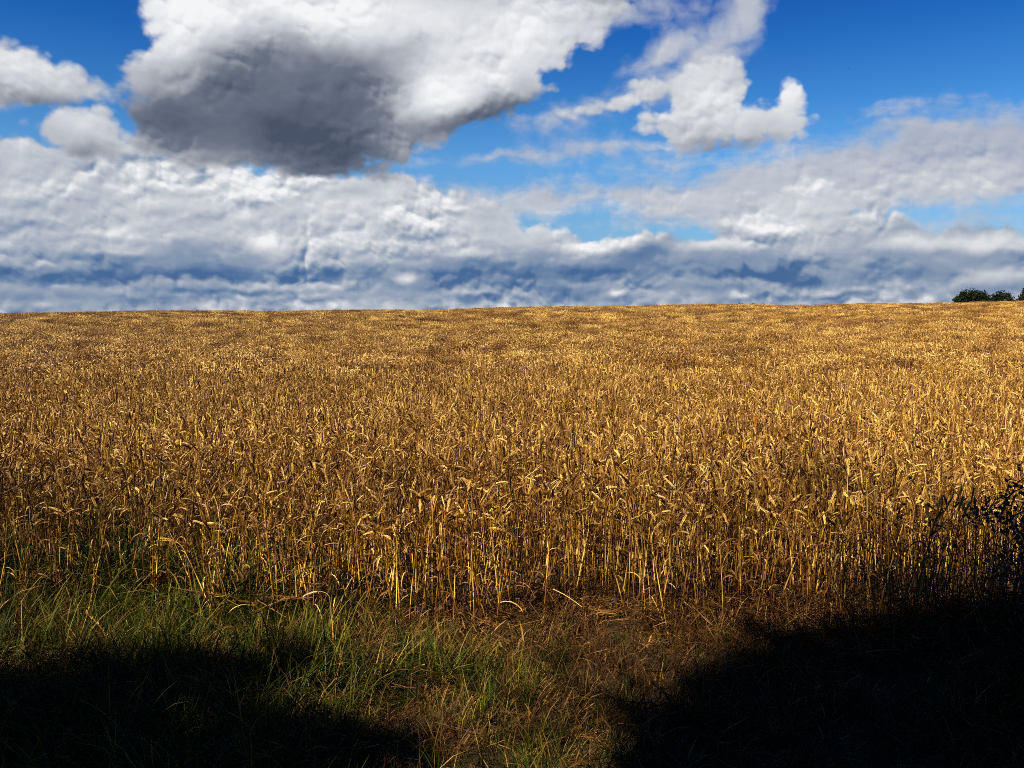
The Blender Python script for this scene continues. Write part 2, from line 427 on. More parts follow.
def ground_material():
    m = bpy.data.materials.new('field_soil'); m.use_nodes = True
    nt = m.node_tree; p = nt.nodes['Principled BSDF']
    tcn = nt.nodes.new('ShaderNodeTexCoord')
    a = nt.nodes.new('ShaderNodeTexNoise'); a.inputs['Scale'].default_value = 1.6; a.inputs['Detail'].default_value = 8
    b = nt.nodes.new('ShaderNodeTexNoise'); b.inputs['Scale'].default_value = 26; b.inputs['Detail'].default_value = 6
    nt.links.new(tcn.outputs['Object'], a.inputs['Vector']); nt.links.new(tcn.outputs['Object'], b.inputs['Vector'])
    mu = nt.nodes.new('ShaderNodeMath'); mu.operation = 'MULTIPLY'
    nt.links.new(a.outputs['Fac'], mu.inputs[0]); nt.links.new(b.outputs['Fac'], mu.inputs[1])
    c = ramp_in(nt, mu.outputs[0], [(0.1, (0.022, 0.015, 0.008)), (0.3, (0.055, 0.036, 0.018)), (0.5, (0.11, 0.075, 0.034))])
    nt.links.new(c, p.inputs['Base Color']); p.inputs['Roughness'].default_value = 0.95
    p.inputs['Specular IOR Level'].default_value = 0.1
    bu = nt.nodes.new('ShaderNodeBump'); bu.inputs['Distance'].default_value = 0.02; bu.inputs['Strength'].default_value = 0.8
    nt.links.new(b.outputs['Fac'], bu.inputs['Height']); nt.links.new(bu.outputs[0], p.inputs['Normal'])
    return m
M_SOIL = ground_material()

# ================================================================== terrain
CREST = 120.0
def land(x, y):
    x = np.asarray(x, float); y = np.asarray(y, float)
    A = 2.22 + 1.9 * np.tanh(x * 0.0068) + 0.10 * np.sin(x * 0.11) + 0.07 * np.sin(x * 0.29 + 1)
    t = np.clip((y - 7) / (CREST - 7), 0, 1)
    up = A * (0.5 - 0.5 * np.cos(PI * t))
    d = np.clip((y - CREST) / 90, 0, 1)
    up = up - (A + 1.2) * (d * d * (3 - 2 * d))
    bump = 0.03 * np.sin(x * 1.3 + 0.5) * np.cos(y * 1.1) * (1 + np.clip(y / 30, 0, 3))
    return up + bump * np.clip(1.2 - d, 0, 1)

xs = np.unique(np.concatenate([np.linspace(-8, 8, 65), np.linspace(-8, -130, 70), np.linspace(8, 170, 80), np.linspace(-130, -2500, 14), np.linspace(170, 2500, 14)]))
ys = np.unique(np.concatenate([np.linspace(-8, 14, 70), np.linspace(14, 230, 130), np.linspace(230, 3500, 16), np.linspace(-8, -600, 8)]))
X, Y = np.meshgrid(xs, ys)
Z = land(X, Y)
mb = MB()
nx, ny = len(xs), len(ys)
mb.add(np.stack([X.ravel(), Y.ravel(), Z.ravel()], 1), [(j * nx + i, j * nx + i + 1, (j + 1) * nx + i + 1, (j + 1) * nx + i) for j in range(ny - 1) for i in range(nx - 1)])
ground = link('ground', mb.mesh('ground', [M_SOIL], True))
tag(ground, 'bare brown soil under the wheat and the grass verge', kind='structure')

# ================================================================== scattering of uncountable growth
def scatter(name, pts, rots, scls, idx, sources, mats):
    """one stuff object: its own points carry copies of the source meshes"""
    me = bpy.data.meshes.new(name)
    me.vertices.add(len(pts)); me.vertices.foreach_set('co', np.asarray(pts, np.float32).ravel())
    a = me.attributes.new('turn', 'FLOAT_VECTOR', 'POINT'); a.data.foreach_set('vector', np.asarray(rots, np.float32).ravel())
    a = me.attributes.new('size', 'FLOAT_VECTOR', 'POINT'); a.data.foreach_set('vector', np.asarray(scls, np.float32).ravel())
    a = me.attributes.new('pick', 'INT', 'POINT'); a.data.foreach_set('value', np.asarray(idx, np.int32))
    for m in mats: me.materials.append(m)
    me.update()
    o = link(name, me)
    coll = bpy.data.collections.new(name + '_kinds')
    for i, s in enumerate(sources):
        so = bpy.data.objects.new(f'{name}_kind_{i:02d}', s); coll.objects.link(so)
    ng = bpy.data.node_groups.new(name + '_scatter', 'GeometryNodeTree')
    ng.interface.new_socket('Geometry', in_out='INPUT', socket_type='NodeSocketGeometry')
    ng.interface.new_socket('Geometry', in_out='OUTPUT', socket_type='NodeSocketGeometry')
    gi = ng.nodes.new('NodeGroupInput'); go = ng.nodes.new('NodeGroupOutput')
    ci = ng.nodes.new('GeometryNodeCollectionInfo'); ci.inputs['Collection'].default_value = coll
    ci.inputs['Separate Children'].default_value = True; ci.inputs['Reset Children'].default_value = True
    ip = ng.nodes.new('GeometryNodeInstanceOnPoints'); ip.inputs['Pick Instance'].default_value = True
    def attr(n, t):
        a = ng.nodes.new('GeometryNodeInputNamedAttribute'); a.data_type = t; a.inputs['Name'].default_value = n
        return [s for s in a.outputs if s.enabled and s.name == 'Attribute'][0]
    m2p = ng.nodes.new('GeometryNodeMeshToPoints')
    ng.links.new(gi.outputs[0], m2p.inputs['Mesh'])
    ng.links.new(m2p.outputs[0], ip.inputs['Points']); ng.links.new(ci.outputs[0], ip.inputs['Instance'])
    e2r = ng.nodes.new('FunctionNodeEulerToRotation'); ng.links.new(attr('turn', 'FLOAT_VECTOR'), e2r.inputs[0])
    ng.links.new(e2r.outputs[0], ip.inputs['Rotation'])
    ng.links.new(attr('size', 'FLOAT_VECTOR'), ip.inputs['Scale'])
    ng.links.new(attr('pick', 'INT'), ip.inputs['Instance Index'])
    ng.links.new(ip.outputs[0], go.inputs[0])
    md = o.modifiers.new('scatter', 'NODES'); md.node_group = ng
    return o

def vnoise(x, y, s, seed=0):
    """smooth value noise, numpy"""
    x = np.asarray(x) / s + 31.7 * seed; y = np.asarray(y) / s + 17.3 * seed
    xi = np.floor(x); yi = np.floor(y); fx = x - xi; fy = y - yi
    fx = fx * fx * (3 - 2 * fx); fy = fy * fy * (3 - 2 * fy)
    h = lambda a, b: np.modf(np.abs(np.sin(a * 127.1 + b * 311.7 + seed * 7.7) * 43758.5453))[0]
    return (h(xi, yi) * (1 - fx) + h(xi + 1, yi) * fx) * (1 - fy) + (h(xi, yi + 1) * (1 - fx) + h(xi + 1, yi + 1) * fx) * fy

# ================================================================== wheat
def curve_stalk(R, kind):
    """centre line of a stalk: list of stem points, list of ear points"""
    H = R.uniform(0.62, 0.72); az = R.uniform(0, 2 * PI)
    lean = abs(R.gauss(0.05, 0.04)) + (0.12 if kind == 'leaning' else 0)
    nod = {'upright': R.uniform(0.1, 0.5), 'leaning': R.uniform(0.5, 1.1), 'nodding': R.uniform(1.3, 2.1), 'hooked': R.uniform(2.2, 2.8)}[kind]
    th = lean; p = np.array([0.0, 0, 0]); stem = [p.copy()]
    d2 = np.array([math.cos(az), math.sin(az)])
    n = 5; waz = R.uniform(-0.3, 0.3)
    for i in range(n):
        ds = H * 0.89 / n; th = lean * (0.5 + i / n) + R.uniform(-0.02, 0.02)
        p = p + ds * np.array([d2[0] * math.sin(th), d2[1] * math.sin(th), math.cos(th)]); stem.append(p.copy())
    m = 5; arc = H * 0.11 + (0.012 if nod > 1.2 else 0)
    for i in range(m):
        t = (i + 1) / m; a = th + (nod * 0.62) * t ** 1.4
        p = p + arc / m * np.array([d2[0] * math.sin(a), d2[1] * math.sin(a), math.cos(a)]); stem.append(p.copy())
    L = R.uniform(0.068, 0.090); ear = [p.copy()]; k = 7
    for i in range(k):
        aa = a + nod * 0.38 * (i + 1) / k
        p = p + L / k * np.array([d2[0] * math.sin(aa), d2[1] * math.sin(aa), math.cos(aa)]); ear.append(p.copy())
    return stem, ear

def lozenge(mb, base, d, s, u, L, w, t, tint, mat):
    mid = base + d * L * 0.42
    vs = [base, mid + s * w, mid + u * t, mid - s * w, mid - u * t, base + d * L]
    mb.add(vs, [(0, 1, 2), (0, 2, 3), (0, 3, 4), (0, 4, 1), (5, 2, 1), (5, 3, 2), (5, 4, 3), (5, 1, 4)], tint, mat)

def make_ear(R, ear, mat=0, rows=9):
    mb = MB(); ear = np.asarray(ear)
    s0 = nrm([R.uniform(-1, 1), R.uniform(-1, 1), 0.1])
    tube(mb, ear, 0.0016, 3, 0.4, mat)
    for i in range(rows * 2):
        t = (i + 0.3) / (rows * 2) * (len(ear) - 1.3)
        j = int(t); q = ear[j] + (ear[j + 1] - ear[j]) * (t - j)
        d = nrm(ear[j + 1] - ear[j]); s = nrm(s0 - d * np.dot(s0, d)); u = np.cross(d, s)
        sg = 1 if i % 2 else -1
        dd = nrm(d + s * sg * R.uniform(0.26, 0.42) + u * R.uniform(-0.12, 0.12))
        f = math.sin(PI * (0.18 + 0.72 * i / (rows * 2)))
        L = 0.0135 + 0.004 * f
        lozenge(mb, q + s * sg * 0.0015, dd, nrm(np.cross(u, dd)), u, L, 0.0033 * (0.7 + 0.4 * f), 0.0042 * (0.7 + 0.4 * f), 0.35 + 0.45 * R.random(), mat)
    d = nrm(ear[-1] - ear[-2])
    lozenge(mb, ear[-2] + d * 0.004, d, nrm(s0 - d * np.dot(s0, d)), nrm(np.cross(d, s0)), 0.016, 0.003, 0.003, 0.6, mat)
    return mb

def make_leaf(R, stem, h, mat=0, segs=5):
    mb = MB(); stem = np.asarray(stem)
    j = min(range(len(stem)), key=lambda k: abs(stem[k][2] - h)); p = stem[j].copy()
    az = R.uniform(0, 2 * PI); d2 = np.array([math.cos(az), math.sin(az), 0])
    L = R.uniform(0.10, 0.20); th = R.uniform(0.2, 0.6); end = R.uniform(2.3, 3.1)
    pts = [p.copy()]; sides = []; tw = R.uniform(-2.5, 2.5); W = R.uniform(0.005, 0.009)
    for i in range(segs):
        t = (i + 1) / segs; a = th + (end - th) * t ** 0.8
        p = p + L / segs * (d2 * math.sin(a) + np.array([0, 0, math.cos(a)])) ; pts.append(p.copy())
    for i in range(segs + 1):
        w = tw * i / segs; b = np.cross(d2, [0, 0, 1.0])
        sides.append(b * math.cos(w) + (d2 * 0.6 + np.array([0, 0, 0.8])) * math.sin(w))
    ws = [W * 0.7] + [W * (1 - 0.25 * i / segs) for i in range(1, segs)] + [W * 0.12]
    ribbon(mb, pts, ws, np.array(sides), 0.25 + 0.6 * R.random(), mat, fold=0.35)
    return mb

KINDS_ = ['upright'] * 6 + ['leaning'] * 5 + ['nodding'] * 4 + ['hooked'] * 3
R = random.Random(42)
VAR = []
for kd in KINDS_:
    stem, ear = curve_stalk(R, kd)
    ms = MB(); tube(ms, stem, [0.0023] * 3 + [0.0019] * (len(stem) - 4) + [0.0012], 4, 0.5)
    # nodes of the straw and the sheath that wraps the lower half
    st = np.asarray(stem)
    for j in (2, 4):
        d = nrm(st[j + 1] - st[j]); tube(ms, [st[j] - d * 0.004, st[j], st[j] + d * 0.004], [0.002, 0.0034, 0.002], 4, 0.15)
    tube(ms, [st[2], st[3], (st[3] + st[4]) / 2], [0.0033, 0.0031, 0.0022], 4, 0.75)
    me_ = make_ear(R, ear)
    lv = [make_leaf(R, stem, h) for h in ([0.2, 0.36, 0.5] if R.random() < 0.6 else [0.26, 0.46])]
    whole = MB(); whole.join(ms, mat_shift=0); whole.join(me_, mat_shift=1)
    for l in lv: whole.join(l, mat_shift=2)
    VAR.append(dict(kind=kd, stem=ms, ear=me_, leaves=lv, whole=whole, pts=(stem, ear)))

# low-detail stalks for the distance, grouped in clumps
def clump(R, size, n, detail):
    mb = MB()
    for _ in range(n):
        kd = R.choice(['upright', 'leaning', 'nodding', 'nodding', 'hooked'])
        stem, ear = curve_stalk(R, kd)
        off = np.array([R.uniform(-size / 2, size / 2), R.uniform(-size / 2, size / 2), R.gauss(0, 0.025)])
        dt = R.uniform(-0.3, 0.3)
        stem = [s + off for s in stem]; ear = np.array([e + off for e in ear])
        lo = [s for s in stem if s[2] > (0.22 if detail else 0.42)]
        if len(lo) > 2: tube(mb, lo[::2] if len(lo) > 4 else lo, 0.0022 if detail else 0.0026, 3, 0.5 + dt, 0)
        if detail:
            e = ear[[0, 2, 4, 6, 7]]; tube(mb, e, [0.003, 0.0075, 0.0072, 0.0065, 0.002], 4, np.clip(0.5 + dt + np.random.default_rng(int(R.random() * 1e6)).uniform(-.25, .25, 20), 0, 1), 1)
            l = make_leaf(R, stem, R.uniform(0.35, 0.6), segs=3); mb.join(l, mat_shift=2, dt=dt)
        else:
            e = ear[[0, 3, 7]]; tube(mb, e, [0.004, 0.009, 0.003], 3, 0.5 + dt, 1)
            if R.random() < 0.4: mb.join(make_leaf(R, stem, R.uniform(0.45, 0.6), segs=2), mat_shift=2, dt=dt)
    return mb.mesh('wheat_clump', WHEAT)

EDGE = 4.78
def edge_y(x): return EDGE + 0.10 * np.sin(x * 2.1 + 0.4) + 0.09 * np.sin(x * 5.3) + 0.06 * np.sin(x * 13.1 + 1) + 0.14 * np.clip((-x - 1.2) / 1.6, 0, 1) + 0.05 * np.clip(x - 1, 0, 3)

# single stalks, 4.8 to 16 m
g = 0.055
gx, gy = np.meshgrid(np.arange(-14, 14, g), np.arange(4.6, 16, g))
gx = (gx + rng.uniform(-0.5, 0.5, gx.shape) * g).ravel(); gy = (gy + rng.uniform(-0.5, 0.5, gy.shape) * g).ravel()
keep = (np.abs(gx) < 0.62 * gy + 2.5) & (gy > edge_y(gx) - 0.35 * rng.random(gx.shape) ** 4) & (rng.random(len(gx)) < 0.30 + 1.1 * vnoise(gx, gy, 0.24, 3))
gx, gy = gx[keep], gy[keep]
sparse = np.clip((-gx - 0.9) / 0.8, 0, 1) * np.clip(1 - (gy - edge_y(gx)) / 0.7, 0, 1)      # the crop thins out towards the grass on the left
k_ = rng.random(len(gx)) > 0.6 * sparse
gx, gy = gx[k_], gy[k_]
hgt = 0.90 + 0.16 * vnoise(gx, gy, 1.3, 1) + 0.26 * (vnoise(gx, gy, 0.26, 2) - 0.5) + rng.normal(0, 0.05, len(gx))
hgt -= 0.10 * np.clip(1 - (gy - edge_y(gx)) / 0.5, 0, 1) * rng.random(len(gx))
gz = land(gx, gy) - 0.01
lean_e = np.clip(1 - (gy - edge_y(gx)) / 0.4, 0, 1)
rot = np.stack([rng.normal(0, 0.06, len(gx)) + lean_e * rng.normal(0.06, 0.10, len(gx)), rng.normal(0, 0.07, len(gx)) + lean_e * rng.normal(0, 0.07, len(gx)), rng.uniform(0, 2 * PI, len(gx))], 1)
pick = rng.integers(0, len(VAR), len(gx))
fore = gy < edge_y(gx) + 0.15; pick = np.where(fore & (pick > 12) & (rng.random(len(gx)) < 0.7), rng.integers(0, 10, len(gx)), pick)   # few hanging ears along the edge
# the stalks that show largest: the front row inside the picture
inframe = np.abs(gx) < 0.575 * gy
order = np.argsort(np.where(inframe, gy - edge_y(gx), 99))
front = order[:288]
rest = np.ones(len(gx), bool); rest[front] = False

sources = [v['whole'].mesh('wheat_stalk_whole', WHEAT) for v in VAR]
sets_p = [np.stack([gx, gy, gz], 1)[rest]]; sets_r = [rot[rest]]
s_ = hgt[rest]; sets_s = [np.stack([np.ones_like(s_), np.ones_like(s_), s_], 1)]; sets_i = [pick[rest]]
ns = len(sources)
Rc = random.Random(9)
sources += [clump(Rc, 0.5, 46, True) for _ in range(8)]
sources += [clump(Rc, 1.0, 120, False) for _ in range(6)]
def band(y0, y1, step, base, cnt, jit):
    bx, by = np.meshgrid(np.arange(-125, 150, step), np.arange(y0, y1, step))
    bx = (bx + rng.uniform(-jit, jit, bx.shape) * step).ravel(); by = (by + rng.uniform(-jit, jit, by.shape) * step).ravel()
    k = np.abs(bx) < 0.62 * by + 4
    bx, by = bx[k], by[k]; n = len(bx)
    h = 0.88 + 0.16 * vnoise(bx, by, 2.5, 4) + 0.12 * vnoise(bx, by, 9, 5) * vnoise(bx, by, 3.0, 6) + rng.normal(0, 0.035, n) + 0.09 * (vnoise(bx, by, 1.1, 7) - 0.5)
    # thin and lodged places
    for (qx, qy, rx, ry, dep) in ((-9.6, 20, 1.3, 1.2, 0.30), (-0.8, 19.0, 0.8, 0.9, 0.25), (3.6, 18.5, 1.4, 0.8, 0.28), (-18, 38, 3, 2, 0.2), (6, 30, 3, 1.4, 0.15)):
        h -= dep * np.exp(-(((bx - qx) / rx) ** 2 + ((by - qy) / ry) ** 2))
    sets_p.append(np.stack([bx, by, land(bx, by) - 0.02], 1))
    sets_r.append(np.stack([rng.normal(0, 0.04, n), rng.normal(0, 0.04, n), rng.uniform(0, 2 * PI, n)], 1))
    sets_s.append(np.stack([np.ones(n), np.ones(n), h], 1)); sets_i.append(rng.integers(base, base + cnt, n))
band(15.9, 46, 0.47, ns, 8, 0.35)
band(46, 128, 0.92, ns + 8, 6, 0.4)
wf = scatter('wheat_field', np.concatenate(sets_p), np.concatenate(sets_r), np.concatenate(sets_s), np.concatenate(sets_i), sources, WHEAT)
tag(wf, 'ripe golden wheat crop covering the field up to the horizon', kind='stuff')

# front row, one object per stalk
WORD = {'upright': 'upright ear', 'leaning': 'slightly leaning ear', 'nodding': 'nodding ear', 'hooked': 'hanging hooked ear'}
for v in VAR:
    v['m_stem'] = v['stem'].mesh('stem', [M_STEM]); v['m_ear'] = v['ear'].mesh('ear', [M_EAR]); v['m_leaves'] = [l.mesh('leaf', [M_LEAF]) for l in v['leaves']]
def stalk(loc, r, s, v, label, group, name='wheat_stalk'):
    e = bpy.data.objects.new(name, None); col.objects.link(e); e.empty_display_size = 0.05
    e.location = loc; e.rotation_euler = r; e.scale = (1, 1, s) if np.isscalar(s) else s
    link('stem', v['m_stem'], e); link('ear', v['m_ear'], e)
    for l in v['m_leaves']: link('leaf', l, e)
    tag(e, label, 'wheat stalk', group); return e
for i in front:
    v = VAR[pick[i]]
    stalk((gx[i], gy[i], gz[i]), rot[i].tolist(), float(hgt[i]), v, f'golden wheat stalk with {WORD[v["kind"]]}, in the front row of the field', 'wheat stalks in the front row of the field')

# ================================================================== verge grass
def tuft(R, n, lo, hi, width, spread, droop, mat):
    mb = MB()
    for _ in range(n):
        az = R.uniform(0, 2 * PI); d2 = np.array([math.cos(az), math.sin(az), 0])
        p = np.array([R.gauss(0, spread), R.gauss(0, spread), 0.0]); L = R.uniform(lo, hi)
        th = R.uniform(0.0, 0.45); end = th + R.uniform(0.3, droop); pts = [p.copy()]; segs = 4
        for i in range(segs):
            a = th + (end - th) * ((i + 1) / segs) ** 1.5
            p = p + L / segs * (d2 * math.sin(a) + np.array([0, 0, math.cos(a)])); pts.append(p.copy())
        w = width * R.uniform(0.6, 1.2); tn = R.random()
        side = np.cross(d2, [0, 0, 1.0]) + d2 * R.uniform(-0.6, 0.6)
        ribbon(mb, pts, [w * 0.8, w, w * 0.85, w * 0.55, w * 0.08], side, np.clip(tn + np.repeat(np.linspace(-0.15, 0.2, 5), 2), 0, 1), mat)
    return mb
Rg = random.Random(77)
GR = [tuft(Rg, 26, 0.14, 0.32, 0.0040, 0.04, 2.1, 0) for _ in range(6)] + [tuft(Rg, 14, 0.18, 0.38, 0.0058, 0.035, 1.6, 0) for _ in range(3)]
DR = [tuft(Rg, 17, 0.10, 0.32, 0.0046, 0.05, 2.6, 1) for _ in range(5)]
LI = []
for _ in range(4):      # broken straws and leaf litter lying criss-cross
    m = MB()
    for _ in range(10):
        a = Rg.uniform(0, 2 * PI); L = Rg.uniform(0.05, 0.22); el = Rg.gauss(0.25, 0.4)
        d = np.array([math.cos(a) * math.cos(el), math.sin(a) * math.cos(el), math.sin(el)]); q = np.array([Rg.gauss(0, .05), Rg.gauss(0, .05), Rg.uniform(0.01, 0.12)])
        if Rg.random() < 0.5: tube(m, [q - d * L / 2, q + d * L / 2], 0.0017, 3, Rg.uniform(0.3, 1), 1)
        else: ribbon(m, [q - d * L / 2, q + [0, 0, Rg.uniform(-.02, .03)], q + d * L / 2], [0.004, 0.008, 0.002], np.cross(d, [0.3, 0.2, 1.0]), Rg.uniform(0.2, 1), 1, 0.3)
    LI.append(m)
gsrc = [m.mesh('grass_tuft', [M_GRASS, M_DRYGRASS]) for m in GR + DR + LI]
step = 0.052
ax, ay = np.meshgrid(np.arange(-9, 9, step), np.arange(-1.5, 6.6, step))
ax = (ax + rng.uniform(-.5, .5, ax.shape) * step).ravel(); ay = (ay + rng.uniform(-.5, .5, ay.shape) * step).ravel()
into = ay - edge_y(ax)
lush = np.clip((0.0 - ax) / 0.9, 0, 1) * 0.85 + 0.15 * vnoise(ax, ay, 0.5, 8)
lush = np.maximum(lush, 0.48 * np.clip((0.75 - ax) / 0.5, 0, 1) * np.clip((-into - 0.30) / 0.35, 0, 1))
lush = np.clip(lush + 0.5 * (vnoise(ax, ay, 0.35, 9) - 0.5), 0.03, 1)
prob = np.where(into < 0, 0.85, np.maximum(np.clip(0.7 - into / (0.25 + 2.6 * lush), 0, 0.5) * lush, np.clip(0.8 - into / 0.9, 0, 0.8)))
prob = np.where(ay < 2.4, 0.3, prob)
k = rng.random(len(ax)) < prob
ax, ay, lush, into = ax[k], ay[k], lush[k], into[k]; n = len(ax)
isg = rng.random(n) < np.clip(np.where(into > 0.1, lush * lush * 0.8, 0.10 + lush * 0.65 - 0.5 * np.exp(-((into + 0.1) / 0.25) ** 2) * (ax > -0.9)), 0.04, 0.85)
gi_ = np.where(isg, rng.integers(0, 9, n), rng.integers(9, 14, n))
lit_p = 0.14 + 0.6 * np.exp(-((into - 0.0) / 0.3) ** 2) * (1 - 0.6 * lush)
gi_ = np.where(rng.random(n) < lit_p, rng.integers(14, 18, n), gi_)
gs = (0.31 + 0.44 * lush + 0.50 * vnoise(ax, ay, 0.22, 12)) * rng.uniform(0.7, 1.2, n)
gs = np.where(gi_ >= 14, rng.uniform(0.8, 1.2, n), gs)
gs = np.where((into > 0.05) & isg, gs * 1.75, gs)
gr_ = np.stack([rng.normal(0, 0.14, n), rng.normal(0, 0.14, n), rng.uniform(0, 2 * PI, n)], 1)
gf = scatter('grass', np.stack([ax, ay, land(ax, ay) - 0.005], 1), gr_, np.stack([gs, gs, gs], 1), gi_, gsrc, [M_GRASS, M_DRYGRASS])
tag(gf, 'rough green and straw coloured grass on the verge in front of the wheat', kind='stuff')
print('wheat', sum(len(a) for a in sets_p), 'grass', n)

# ================================================================== trees
def leaf_cloud(mb, R_, centers, radii, n, size, mat=0, shell=0.55, flat=1.0):
    """n leaves as small bent quads spread through overlapping lobes"""
    centers = np.asarray(centers, float); radii = np.asarray(radii, float)
    vol = radii.prod(axis=1) if radii.ndim == 2 else radii ** 3
    if radii.ndim == 1: radii = np.repeat(radii[:, None], 3, 1)
    w = vol ** 0.8; w = w / w.sum()
    c = R_.choice(len(centers), n, p=w)
    d = R_.normal(size=(n, 3)); d /= np.linalg.norm(d, axis=1)[:, None]
    r = shell + (1 - shell) * R_.random(n) ** 0.7; r *= R_.uniform(0.85, 1.10, n)
    P_ = centers[c] + d * r[:, None] * radii[c]
    a = R_.normal(size=(n, 3)); a /= np.linalg.norm(a, axis=1)[:, None]
    b = np.cross(a, R_.normal(size=(n, 3))); b /= np.linalg.norm(b, axis=1)[:, None]
    L = size * R_.uniform(0.6, 1.3, n)[:, None]; W = L * 0.38
    nn = np.cross(a, b) * L * 0.12
    V = np.stack([P_ - a * L * 0.5, P_ + b * W + nn, P_ + a * L * 0.5, P_ - b * W + nn], 1).reshape(-1, 3)
    tint = np.repeat(np.clip(R_.normal(0.5, 0.22, n), 0, 1), 4)
    mb.v.append(V); mb.t.append(tint)
    q = np.arange(n) * 4 + mb.n
    mb.f += [t for i in q.tolist() for t in ((i, i + 1, i + 2), (i, i + 2, i + 3))]; mb.m += [mat] * (2 * n)
    mb.n += 4 * n

def tree(name, x, y, lobes, n, size, mat, trunk_h, trunk_r, label, cat, group=None, seed=1, limbs=6, lean=0.0, airy=()):
    R_ = np.random.default_rng(seed); z0 = float(land(x, y)) - 0.1
    e = bpy.data.objects.new(name, None); col.objects.link(e); e.location = (x, y, z0)
    lob = np.array(lobes, float); cen = lob[:, :3]; rad = lob[:, 3:6]
    # secondary lobes roughen the outline
    ex_c, ex_r = [], []
    for c_, r_ in zip(cen, rad):
        for _ in range(7):
            d = R_.normal(size=3); d /= np.linalg.norm(d)
            ex_c.append(c_ + d * r_ * R_.uniform(0.6, 0.95)); ex_r.append(r_ * R_.uniform(0.25, 0.45))
    cen2 = np.concatenate([cen, ex_c]); rad2 = np.concatenate([rad, ex_r])
    mb = MB(); leaf_cloud(mb, R_, cen2, rad2, n, size)
    for q in airy:      # loose leaf sprays, added to dim the sun on verge and front wheat
        qn = int(3.14 * q[3] * q[5] * 52); leaf_cloud(mb, R_, [q[:3]], [q[3:6]], qn, 0.12, shell=0.0)
    link('crown', mb.mesh('crown', [mat]), e)
    tb = MB(); top = np.array([lean, 0, trunk_h])
    pts = [np.array([0, 0, 0]), np.array([0.1 * trunk_r, 0, trunk_h * 0.4]), top]
    tube(tb, pts, [trunk_r * 1.25, trunk_r, trunk_r * 0.7], 8, 0.5)
    for i in range(min(limbs, len(cen) * 3)):
        c_ = cen[i % len(cen)] + R_.normal(size=3) * rad[i % len(cen)] * 0.35
        st = pts[1] + (top - pts[1]) * R_.uniform(0.1, 1)
        tube(tb, [st, (st + c_) / 2 + R_.normal(size=3) * 0.1, c_], [trunk_r * 0.5, trunk_r * 0.3, trunk_r * 0.08], 5, 0.4)
    link('trunk', tb.mesh('trunk', [M_BARK]), e)
    tag(e, label, cat, group); return e

YT = 258.0
def at_far(px, Yd): return (px - CX) / FPX * Yd
k_ = YT / FPX
bx = at_far(968, YT)
tree('broadleaf_tree', bx, YT, [(0, 0, 7.0, 4.4, 4, 4.5), (-2.6, 0, 5.6, 2.3, 3, 3.8), (2.8, 1, 6.4, 3.0, 3, 4.2)], 9000, 0.55, M_FARLEAF, 3.0, 0.35, 'widest rounded dark tree on the horizon, left end of the small clump', 'tree', 'dark trees on the horizon', 3)
bx = at_far(985, YT)
tree('broadleaf_tree', bx, YT + 4, [(0, 0, 6.7, 3.6, 3, 4.5), (2.0, 0, 5.8, 2.9, 3, 4.2), (-2.6, 0, 5.6, 2.4, 3, 4.2)], 7000, 0.5, M_FARLEAF, 3.0, 0.3, 'dark tree in the middle of the small clump on the horizon', 'tree', 'dark trees on the horizon', 5)
bx = at_far(997, YT)
tree('broadleaf_tree', bx, YT - 3, [(0, 0, 6.2, 2.9, 3, 4.5), (2.4, 0, 4.8, 2.0, 2, 3.6), (-2.4, 0, 6.0, 2.0, 2, 4.4)], 6000, 0.5, M_FARLEAF, 2.6, 0.25, 'lower dark tree at the right end of the small clump on the horizon', 'tree', 'dark trees on the horizon', 7)
bx = at_far(1024, YT)
tree('broadleaf_tree', bx, YT, [(0, 0, 6.4, 2.4, 3, 4.6), (0.8, 0, 10.4, 1.8, 2, 3.0), (4.5, 0, 7.0, 3.5, 3, 4.5)], 9000, 0.5, M_FARLEAF, 4.0, 0.35, 'tall dark tree cut off by the right border of the photo', 'tree', 'dark trees on the horizon', 9)
for j, (px, top, w, lab) in enumerate(((739, 303.6, 1.8, 'tiny low dark bush, left one of the specks on the horizon crest'), (751, 302.6, 1.6, 'tiny dark bush peeping highest of the specks over the crest'), (762, 303.8, 1.5, 'tiny low dark bush, right one of the specks on the horizon crest'))):
    bx = at_far(px, YT); zt = CAM_Z + (HORIZ - top) / FPX * YT - float(land(bx, YT))
    tree('bush', bx, YT, [(0, 0, zt * 0.60, w, 1.5, zt * 0.42), (-w * .5, 0, zt * 0.5, w * .7, 1, zt * .36)], 1800, 0.4, M_FARLEAF, zt * 0.4, 0.12, lab, 'bush', 'tiny bushes on the crest', 20 + j, 3)

